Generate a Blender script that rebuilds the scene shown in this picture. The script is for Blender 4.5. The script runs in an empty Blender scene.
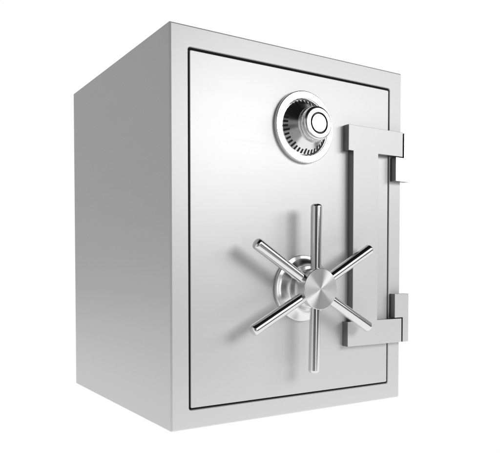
import bpy, bmesh, math
from mathutils import Vector, Matrix

scene = bpy.context.scene
col = scene.collection

# ------------------------------------------------------------------ materials
def new_mat(name):
    m = bpy.data.materials.new(name)
    m.use_nodes = True
    nt = m.node_tree
    nt.nodes.clear()
    out = nt.nodes.new('ShaderNodeOutputMaterial')
    b = nt.nodes.new('ShaderNodeBsdfPrincipled')
    nt.links.new(b.outputs[0], out.inputs[0])
    return m, nt, b

def metal(name, base, metallic, rough, brush=None, bump=0.0, rvar=0.0, cvar=0.0, coat=0.0):
    m, nt, b = new_mat(name)
    b.inputs['Base Color'].default_value = (base, base, base * 1.003, 1)
    b.inputs['Metallic'].default_value = metallic
    b.inputs['Roughness'].default_value = rough
    if coat:
        b.inputs['Coat Weight'].default_value = coat
        b.inputs['Coat Roughness'].default_value = 0.08
    if brush:
        tc = nt.nodes.new('ShaderNodeTexCoord')
        mp = nt.nodes.new('ShaderNodeMapping')
        mp.inputs['Scale'].default_value = brush
        nz = nt.nodes.new('ShaderNodeTexNoise')
        nz.inputs['Scale'].default_value = 1.0
        nz.inputs['Detail'].default_value = 4.0
        nz.inputs['Roughness'].default_value = 0.6
        nt.links.new(tc.outputs['Object'], mp.inputs[0])
        nt.links.new(mp.outputs[0], nz.inputs[0])
        if bump:
            bp = nt.nodes.new('ShaderNodeBump')
            bp.inputs['Strength'].default_value = bump
            bp.inputs['Distance'].default_value = 0.0004
            nt.links.new(nz.outputs[0], bp.inputs['Height'])
            nt.links.new(bp.outputs[0], b.inputs['Normal'])
        if rvar:
            r = nt.nodes.new('ShaderNodeMapRange')
            r.inputs['From Min'].default_value = 0.3
            r.inputs['From Max'].default_value = 0.7
            r.inputs['To Min'].default_value = rough - rvar
            r.inputs['To Max'].default_value = rough + rvar
            nt.links.new(nz.outputs[0], r.inputs[0])
            nt.links.new(r.outputs[0], b.inputs['Roughness'])
        if cvar:
            r = nt.nodes.new('ShaderNodeMapRange')
            r.inputs['From Min'].default_value = 0.3
            r.inputs['From Max'].default_value = 0.7
            r.inputs['To Min'].default_value = base - cvar
            r.inputs['To Max'].default_value = base + cvar
            nt.links.new(nz.outputs[0], r.inputs[0])
            nt.links.new(r.outputs[0], b.inputs['Base Color'])
    return m

def emis(name, strength):
    m = bpy.data.materials.new(name)
    m.use_nodes = True
    nt = m.node_tree
    nt.nodes.clear()
    out = nt.nodes.new('ShaderNodeOutputMaterial')
    e = nt.nodes.new('ShaderNodeEmission')
    e.inputs['Color'].default_value = (1, 1, 1, 1)
    e.inputs['Strength'].default_value = strength
    nt.links.new(e.outputs[0], out.inputs[0])
    return m

SATIN = metal('satin_steel_front', 0.70, 0.38, 0.45, (2.5, 2.5, 520), 0.04, 0.015, 0.006)
FRAME = metal('satin_steel_frame', 0.71, 0.30, 0.47, (2.5, 2.5, 520), 0.04, 0.015, 0.006)
SIDE = metal('satin_steel_side', 0.72, 0.60, 0.50, (2.5, 2.5, 460), 0.05, 0.02, 0.010)
EDGE = metal('shade_dark_edge', 0.22, 0.90, 0.30, (60, 60, 60), 0.0, 0.03, 0.0)  # shade on the hinge side faces, put into a darker base colour
CHROME = metal('polished_chrome', 0.80, 1.0, 0.16, (40, 40, 40), 0.0, 0.01, 0.0)
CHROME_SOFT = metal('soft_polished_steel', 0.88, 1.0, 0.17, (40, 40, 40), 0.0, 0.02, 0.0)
DIAL = metal('spun_steel_dial', 0.85, 1.0, 0.22, (40, 40, 40), 0.0, 0.02, 0.0)
BLACK = metal('black_paint', 0.008, 0.0, 0.5)
GAP = metal('dark_recess', 0.16, 0.0, 0.6)

# spun (concentric) brushing: radial anisotropic highlight
def spun(name, base, rough, aniso, rot):
    m, nt, b = new_mat(name)
    b.inputs['Base Color'].default_value = (base, base, base, 1)
    b.inputs['Metallic'].default_value = 1.0
    b.inputs['Roughness'].default_value = rough
    b.inputs['Anisotropic'].default_value = aniso
    b.inputs['Anisotropic Rotation'].default_value = rot
    tg = nt.nodes.new('ShaderNodeTangent')
    tg.direction_type = 'RADIAL'
    tg.axis = 'Y'
    nt.links.new(tg.outputs[0], b.inputs['Tangent'])
    return m
HUB = spun('spun_brushed_hub', 0.68, 0.29, 1.0, 0.965)
# second set of turning marks crossing the first
nt = HUB.node_tree
b = [n for n in nt.nodes if n.type == 'BSDF_PRINCIPLED'][0]
b.name = 'cut_a'
b_ = nt.nodes.new('ShaderNodeBsdfPrincipled')
b_.name = 'cut_b'
for k_, v_ in (('Base Color', (.68, .68, .68, 1)), ('Metallic', 1.0), ('Roughness', 0.28), ('Anisotropic', 1.0), ('Anisotropic Rotation', 0.185)):
    b_.inputs[k_].default_value = v_
nt.links.new(b.inputs['Tangent'].links[0].from_socket, b_.inputs['Tangent'])
mx = nt.nodes.new('ShaderNodeMixShader')
mx.inputs[0].default_value = 0.36
nt.links.new(b.outputs[0], mx.inputs[1])
nt.links.new(b_.outputs[0], mx.inputs[2])
nt.links.new(mx.outputs[0], [n for n in nt.nodes if n.type == 'OUTPUT_MATERIAL'][0].inputs[0])
SPUN = spun('spun_steel_flange', 0.88, 0.24, 0.75, 0.0)

# ------------------------------------------------------------------ helpers
def link(name, bm, mats, parent=None, loc=(0, 0, 0), smooth=None):
    bmesh.ops.recalc_face_normals(bm, faces=bm.faces)
    me = bpy.data.meshes.new(name)
    bm.to_mesh(me)
    bm.free()
    for m in (mats if isinstance(mats, (list, tuple)) else [mats]):
        me.materials.append(m)
    o = bpy.data.objects.new(name, me)
    col.objects.link(o)
    o.location = loc
    if parent:
        o.parent = parent
    if smooth is not None:
        me.shade_smooth()
        me.set_sharp_from_angle(angle=math.radians(smooth))
        wn = o.modifiers.new('weighted_normals', 'WEIGHTED_NORMAL')
        wn.keep_sharp = True
        wn.weight = 100
    return o

def rrect(x0, x1, z0, z1, r, n=5):
    pts = []
    for cx, cz, a0 in ((x1 - r, z1 - r, 0), (x0 + r, z1 - r, 90), (x0 + r, z0 + r, 180), (x1 - r, z0 + r, 270)):
        for k in range(n + 1):
            a = math.radians(a0 + 90 * k / n)
            pts.append((cx + r * math.cos(a), cz + r * math.sin(a)))
    return pts

def loft(bm, rings, mats=None, cap0=True, cap1=True):
    """rings: list of (pts2d, y)"""
    vs = [[bm.verts.new((x, y, z)) for x, z in pts] for pts, y in rings]
    n = len(vs[0])
    for i in range(len(vs) - 1):
        for k in range(n):
            f = bm.faces.new((vs[i][k], vs[i][(k + 1) % n], vs[i + 1][(k + 1) % n], vs[i + 1][k]))
            if mats:
                f.material_index = mats[i]
    if cap0:
        bm.faces.new(vs[0])
    if cap1:
        f = bm.faces.new(vs[-1])
        if mats:
            f.material_index = mats[-1]

def lathe(bm, prof, n=128, mi=0):
    """prof: list of (radius, y); axis = Y through the origin"""
    rings = []
    for r, y in prof:
        if r < 1e-6:
            rings.append([bm.verts.new((0, y, 0))])
        else:
            rings.append([bm.verts.new((r * math.cos(2 * math.pi * k / n), y, r * math.sin(2 * math.pi * k / n))) for k in range(n)])
    for a, b_ in zip(rings, rings[1:]):
        for k in range(n):
            k2 = (k + 1) % n
            if len(a) == 1:
                f = bm.faces.new((a[0], b_[k], b_[k2]))
            elif len(b_) == 1:
                f = bm.faces.new((a[k], a[k2], b_[0]))
            else:
                f = bm.faces.new((a[k], a[k2], b_[k2], b_[k]))
            f.material_index = mi

def arc(cx, cy, r, a0, a1, n=6):
    return [(cx + r * math.cos(math.radians(a0 + (a1 - a0) * k / n)),
             cy + r * math.sin(math.radians(a0 + (a1 - a0) * k / n))) for k in range(n + 1)]

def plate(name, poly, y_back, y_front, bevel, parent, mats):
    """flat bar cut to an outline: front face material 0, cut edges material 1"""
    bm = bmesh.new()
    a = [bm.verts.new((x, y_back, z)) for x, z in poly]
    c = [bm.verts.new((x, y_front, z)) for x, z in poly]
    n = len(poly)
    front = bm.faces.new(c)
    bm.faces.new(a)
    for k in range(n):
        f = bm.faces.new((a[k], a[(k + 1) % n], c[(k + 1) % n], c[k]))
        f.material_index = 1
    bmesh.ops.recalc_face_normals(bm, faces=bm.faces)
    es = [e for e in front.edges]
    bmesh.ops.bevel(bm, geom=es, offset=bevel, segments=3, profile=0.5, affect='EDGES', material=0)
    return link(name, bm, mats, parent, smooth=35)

# ------------------------------------------------------------------ the safe
W, D, H = 0.45, 0.44176, 0.57486
LM, RM, TM, BM = 0.02866, 0.02854, 0.03035, 0.02759

safe = bpy.data.objects.new('safe', None)
col.objects.link(safe)
safe.empty_display_size = 0.2
safe['label'] = 'silver grey steel safe with combination dial and six spoke handle, standing on white floor'
safe['category'] = 'safe'

# body: shell with a front opening for the door
bv = 0.0026
def outer(i):
    return rrect(i, W - i, i, H - i, max(0.0016 - i, 0.0004))
def hole(i):
    return rrect(LM + i, W - RM - i, BM + i, H - TM - i, 0.0036 - i * 0.6)
bm = bmesh.new()
rings = [(outer(0.0015), D), (outer(0), D - 0.0015), (outer(0), bv)]
mats = [0, 0]
# flat chamfer along the front edge, its two arrises slightly rounded
for di, dy in ((.00012, -.0004), (.0005, -.0008)):
    rings.append((outer(di), bv + dy))
    mats.append(1)
for di, dy in ((bv - .0008, .0005), (bv - .0004, .00012), (bv, 0.0)):
    rings.append((outer(di), dy))
    mats.append(1)
# lip of the opening, a small rounded edge
lip = 0.0021
rings.append((hole(-lip), 0.0)); mats.append(1)
for k in range(1, 4):
    a = math.radians(90 * k / 3)
    rings.append((hole(-lip + lip * math.sin(a)), lip * (1 - math.cos(a))))
    mats.append(1)
rings.append((hole(0), 0.013)); mats.append(2)
loft(bm, rings, mats + [2])
body = link('body', bm, [SIDE, FRAME, GAP], safe, smooth=25)

# door: slab sitting in the opening
g = 0.0028
def dr(i):
    return rrect(LM + g + i, W - RM - g - i, BM + g + i, H - TM - g - 0.0010 - i, 0.0022 - i * 0.6)
bm = bmesh.new()
b2 = 0.0011
rings = [(dr(0), 0.0125), (dr(0), b2 + .0004)]
mats = [2]
for k in range(1, 4):
    a = math.radians(90 * k / 3)
    rings.append((dr(b2 * (1 - math.cos(a))), .0004 + b2 * (1 - math.sin(a))))
    mats.append(0)
loft(bm, rings, mats + [0])
door = link('door', bm, [SATIN, SIDE, GAP], safe, smooth=25)

# hinge strap bolted on the door (a bar with two arms)
TH = 0.0140
strap_poly = [(.3155, .4680), (.3155, .4257), (.3260, .4257), (.3260, .1425), (.3155, .1425), (.3155, .1012),
              (.4402, .1012), (.4402, .1428), (.3817, .1428), (.3817, .4257), (.4398, .4257), (.4398, .4680)]
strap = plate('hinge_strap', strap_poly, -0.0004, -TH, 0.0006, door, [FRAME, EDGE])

# hinge knuckles fixed to the body, interlocking with the arms
low_poly = [(.4236, .1446), (.4236, .1862), (.4570, .1862), (.4570, .1012), (.4432, .1012), (.4432, .1446)]
up_poly = [(.4236, .4238), (.4432, .4238), (.4432, .4672), (.4562, .4672), (.4562, .3832), (.4236, .3832)]
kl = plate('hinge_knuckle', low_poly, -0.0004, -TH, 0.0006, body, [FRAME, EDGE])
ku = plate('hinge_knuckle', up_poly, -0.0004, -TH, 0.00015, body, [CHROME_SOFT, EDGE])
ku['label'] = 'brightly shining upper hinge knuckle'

# ------------------------------------------------------------------ combination dial
DX, DZ = .2320, .4546
bm = bmesh.new()
prof = [(0.0566, -0.0002), (0.0566, -0.0052)] + arc(0.0550, -0.0052, 0.0016, 0, -90, 5) + \
       [(0.0455, -0.0068)] + arc(0.0455, -0.0056, 0.0012, 270, 180, 4) + [(0.0438, -0.0022)]
lathe(bm, prof)
dial = link('combination_dial', bm, CHROME_SOFT, door, (DX, 0, DZ), smooth=30)

bm = bmesh.new()
# graduated bell: flat rim, concave rise to the knob
r0, y0, r1, y1 = 0.0434, -0.0040, 0.0250, -0.0200
bell = [(r0, y0 + .002), (r0, y0)]
N = 14
for k in range(1, N + 1):
    t = k / N
    r = r0 + (r1 - r0) * t
    y = y0 + (y1 - y0) * (0.75 * t + 0.25 * t * t)
    bell.append((r, y))
bell.append((0.0225, y1))
lathe(bm, bell)
# tick marks inlaid on the outer part of the slope
NT = 38
for k in range(NT):
    a = 2 * math.pi * k / NT + .05
    ln = 0.33 if k % 4 else 0.42
    ta, tb = 0.05, 0.05 + ln
    pts = []
    for t in (ta, tb):
        r = r0 + (r1 - r0) * t
        y = y0 + (y1 - y0) * (0.75 * t + 0.25 * t * t) - 0.00035
        hw = 0.0017 * r / r0
        for s in (-1, 1):
            pts.append(bm.verts.new((r * math.cos(a) - s * hw * math.sin(a), y, r * math.sin(a) + s * hw * math.cos(a))))
    f = bm.faces.new((pts[0], pts[1], pts[3], pts[2]))
    f.material_index = 1
bellob = link('graduated_bell', bm, [DIAL, BLACK], dial, smooth=30)

bm = bmesh.new()
prof = [(0.0228, -0.018), (0.0228, -0.0215), (0.0262, -0.0225)] + arc(0.0262, -0.0240, 0.0013, 90, -90, 6) + \
       [(0.0240, -0.0262), (0.0240, -0.0285)] + arc(0.0252, -0.0300, 0.0013, 90, 0, 4) + [(0.0265, -0.0355)] + \
       arc(0.0218, -0.0362, 0.0047, 0, -90, 10) + [(0.0170, -0.0410), (0.0164, -0.0406)]
lathe(bm, prof)
lathe(bm, [(0.0164, -0.0406), (0.0162, -0.0386), (0.0138, -0.0386)], mi=1)
knob = link('knob', bm, [DIAL, BLACK], dial, smooth=30)
bm = bmesh.new()
lathe(bm, [(0.0140, -0.0380), (0.0140, -0.0400)] + arc(0.0131, -0.0403, 0.0009, 0, -90, 3) + [(0, -0.0413)])
cap = link('knob_cap', bm, CHROME_SOFT, dial, smooth=30)

# ------------------------------------------------------------------ handle wheel
WX, WZ, SY = .2288, .2000, -.0365
bm = bmesh.new()
lathe(bm, [(0.0318, -0.0270)] + arc(0.0306, -0.0282, 0.0012, 90, 90, 1)[:1] + [(0.0318, -0.0290), (0.0318, -0.0492)] +
      arc(0.0310, -0.0492, 0.0008, 0, -75, 4), mi=0)
lathe(bm, [(0.03120, -0.0500), (0.02, -0.0500), (0.01, -0.0500), (0, -0.0500)], mi=1)
lathe(bm, [(0.0318, -0.0270), (0.0290, -0.0255), (0.018, -0.0250)], mi=0)
wheel = link('handle_wheel', bm, [CHROME_SOFT, HUB], door, (WX, 0, WZ), smooth=30)

bm = bmesh.new()
lathe(bm, [(0.0530, -0.0002), (0.0530, -0.0042)] + arc(0.0505, -0.0042, 0.0025, 0, -60, 5) +
      [(0.0480, -0.0073), (0.0445, -0.0084), (0.0412, -0.0104), (0.0384, -0.0130), (0.0362, -0.0160)] +
      arc(0.0345, -0.0168, 0.0012, 0, -90, 5) +
      [(0.0290, -0.0186), (0.0262, -0.0200), (0.0240, -0.0225), (0.0236, -0.0300)])
flange = link('flange', bm, SPUN, wheel, smooth=28)

bm = bmesh.new()
rb, rt, L, er = 0.0081, 0.0089, 0.1312, 0.0048
prof = [(rb, -0.020)] + [(rt, -(L - er))]
prof += [(rt - er + er * math.cos(math.radians(a)), -(L - er) - er * math.sin(math.radians(a))) for a in (15, 30, 45, 60, 75, 90)]
prof += [(0, -L - 0.0003)]
lathe(bm, prof, n=48)
# lathe axis is Y; the local frame is turned so the spoke runs along local +Z of the wheel
bmesh.ops.rotate(bm, verts=bm.verts, cent=(0, 0, 0), matrix=Matrix.Rotation(math.radians(-90), 3, 'X'))
spoke = link('spoke', bm, CHROME, wheel, (0, SY, 0), smooth=30)
ROT = [0.7, 60.8, 120.6, 181, 242.6, 302.2]
for i, a in enumerate(ROT):
    o = spoke if i == 0 else spoke.copy()
    if i:
        col.objects.link(o)
        o.parent = wheel
    o.rotation_euler = (0, math.radians(a), 0)

# ------------------------------------------------------------------ setting: self-lit white sweep
bm = bmesh.new()
# floor plane, curving up into a wall; laid out across the camera's viewing direction
yaw = 0.5677
Fd = Vector((math.sin(yaw), math.cos(yaw), 0))
Rd = Vector((math.cos(yaw), -math.sin(yaw), 0))
C0 = Vector((W / 2, D / 2, 0))
prof = [(-0.52, -0.001), (1.3, -0.001)]
for k in range(1, 11):
    a = math.radians(9 * k)
    prof.append((1.3 + 0.5 * math.sin(a), -0.001 + 0.5 * (1 - math.cos(a))))
prof.append((1.8, 1.9))
rows = []
for d, z in prof:
    rows.append([bm.verts.new(C0 + Fd * d + Rd * s + Vector((0, 0, z))) for s in (-1.5, 1.6)])
for a, c in zip(rows, rows[1:]):
    bm.faces.new((a[0], a[1], c[1], c[0]))
SWEEP = emis('glowing_white_sweep', 1.0)  # glows by itself: stays pure white, takes no shadow, lights the safe
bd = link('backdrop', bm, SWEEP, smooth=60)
bd['kind'] = 'structure'

# ------------------------------------------------------------------ world: grey studio
w = bpy.data.worlds.new('World')
scene.world = w
w.use_nodes = True
nt = w.node_tree
nt.nodes.clear()
out = nt.nodes.new('ShaderNodeOutputWorld')
bg = nt.nodes.new('ShaderNodeBackground')
tc = nt.nodes.new('ShaderNodeTexCoord')
sp = nt.nodes.new('ShaderNodeSeparateXYZ')
cr = nt.nodes.new('ShaderNodeValToRGB')
mr = nt.nodes.new('ShaderNodeMapRange')
mr.inputs['From Min'].default_value = -1
mr.inputs['From Max'].default_value = 1
nt.links.new(tc.outputs['Generated'], sp.inputs[0])
nt.links.new(sp.outputs['Z'], mr.inputs[0])
nt.links.new(mr.outputs[0], cr.inputs[0])
e = cr.color_ramp.elements
e[0].position = 0.0; e[0].color = (.30, .30, .30, 1)
e[1].position = 1.0; e[1].color = (.004, .004, .004, 1)
for p_, v_ in ((.42, .30), (.47, .08), (.56, .07), (.62, .22), (.69, .20), (.76, .005)):
    x = cr.color_ramp.elements.new(p_)
    x.color = (v_, v_, v_, 1)
def term(axis, lo, hi, amount, zfade=True):
    m = nt.nodes.new('ShaderNodeMapRange')
    m.interpolation_type = 'SMOOTHSTEP'
    m.inputs['From Min'].default_value = lo
    m.inputs['From Max'].default_value = hi
    m.inputs['To Max'].default_value = amount
    nt.links.new(sp.outputs[axis], m.inputs[0])
    return m.outputs[0]
def math2(op, a, b_):
    m = nt.nodes.new('ShaderNodeMath')
    m.operation = op
    nt.links.new(a, m.inputs[0])
    nt.links.new(b_, m.inputs[1])
    return m.outputs[0]
# brightness added to the world behind, right and left, to light the metal
tot = math2('ADD', cr.outputs[0], math2('ADD', term('Y', 0.15, 0.7, 0.27), term('X', 0.90, 0.98, 0.5)))
tot = math2('ADD', tot, term('X', -0.84, -0.96, 0.55))
nt.links.new(tot, bg.inputs[0])
bg.inputs[1].default_value = 1.0
nt.links.new(bg.outputs[0], out.inputs[0])

# ------------------------------------------------------------------ lamps (soft boxes)
def softbox(name, loc, target, sx, sy, energy):
    l = bpy.data.lights.new(name, 'AREA')
    l.shape = 'RECTANGLE'
    l.size, l.size_y, l.energy = sx, sy, energy
    o = bpy.data.objects.new(name, l)
    col.objects.link(o)
    o.location = loc
    o.rotation_euler = (Vector(target) - Vector(loc)).to_track_quat('-Z', 'Y').to_euler()
    return o

softbox('key_softbox', (0.84, -1.60, 0.82), (.23, 0, .25), 0.58, 0.62, 9.6)
softbox('panel_softbox', (1.60, -1.50, 0.87), (.28, 0, .42), 1.15, 0.50, 7.4)
softbox('front_strip_softbox', (0.12, -1.80, 0.30), (.23, 0, .25), 0.34, 1.2, 2.0)

# ------------------------------------------------------------------ camera
cam = bpy.data.cameras.new('camera')
co = bpy.data.objects.new('camera', cam)
col.objects.link(co)
f, cy = 628.2506, 286.4503
yw, pt = 0.567741, -0.032697
F = Vector((math.sin(yw) * math.cos(pt), math.cos(yw) * math.cos(pt), math.sin(pt)))
R = Vector((math.cos(yw), -math.sin(yw), 0))
U = R.cross(F)
M = Matrix((R, U, -F)).transposed().to_4x4()
M.translation = Vector((-.379623, -.802159, .235342))
co.matrix_world = M
cam.sensor_width = 36
cam.lens = f / 500 * 36
cam.shift_y = (cy - 226.5) / 500
cam.clip_start = 0.01
cam.clip_end = 100
scene.camera = co

scene.view_settings.view_transform = 'Standard'
scene.view_settings.look = 'None'
scene.view_settings.exposure = 0
scene.view_settings.gamma = 1
scene.render.engine = 'CYCLES'
scene.cycles.max_bounces = 8
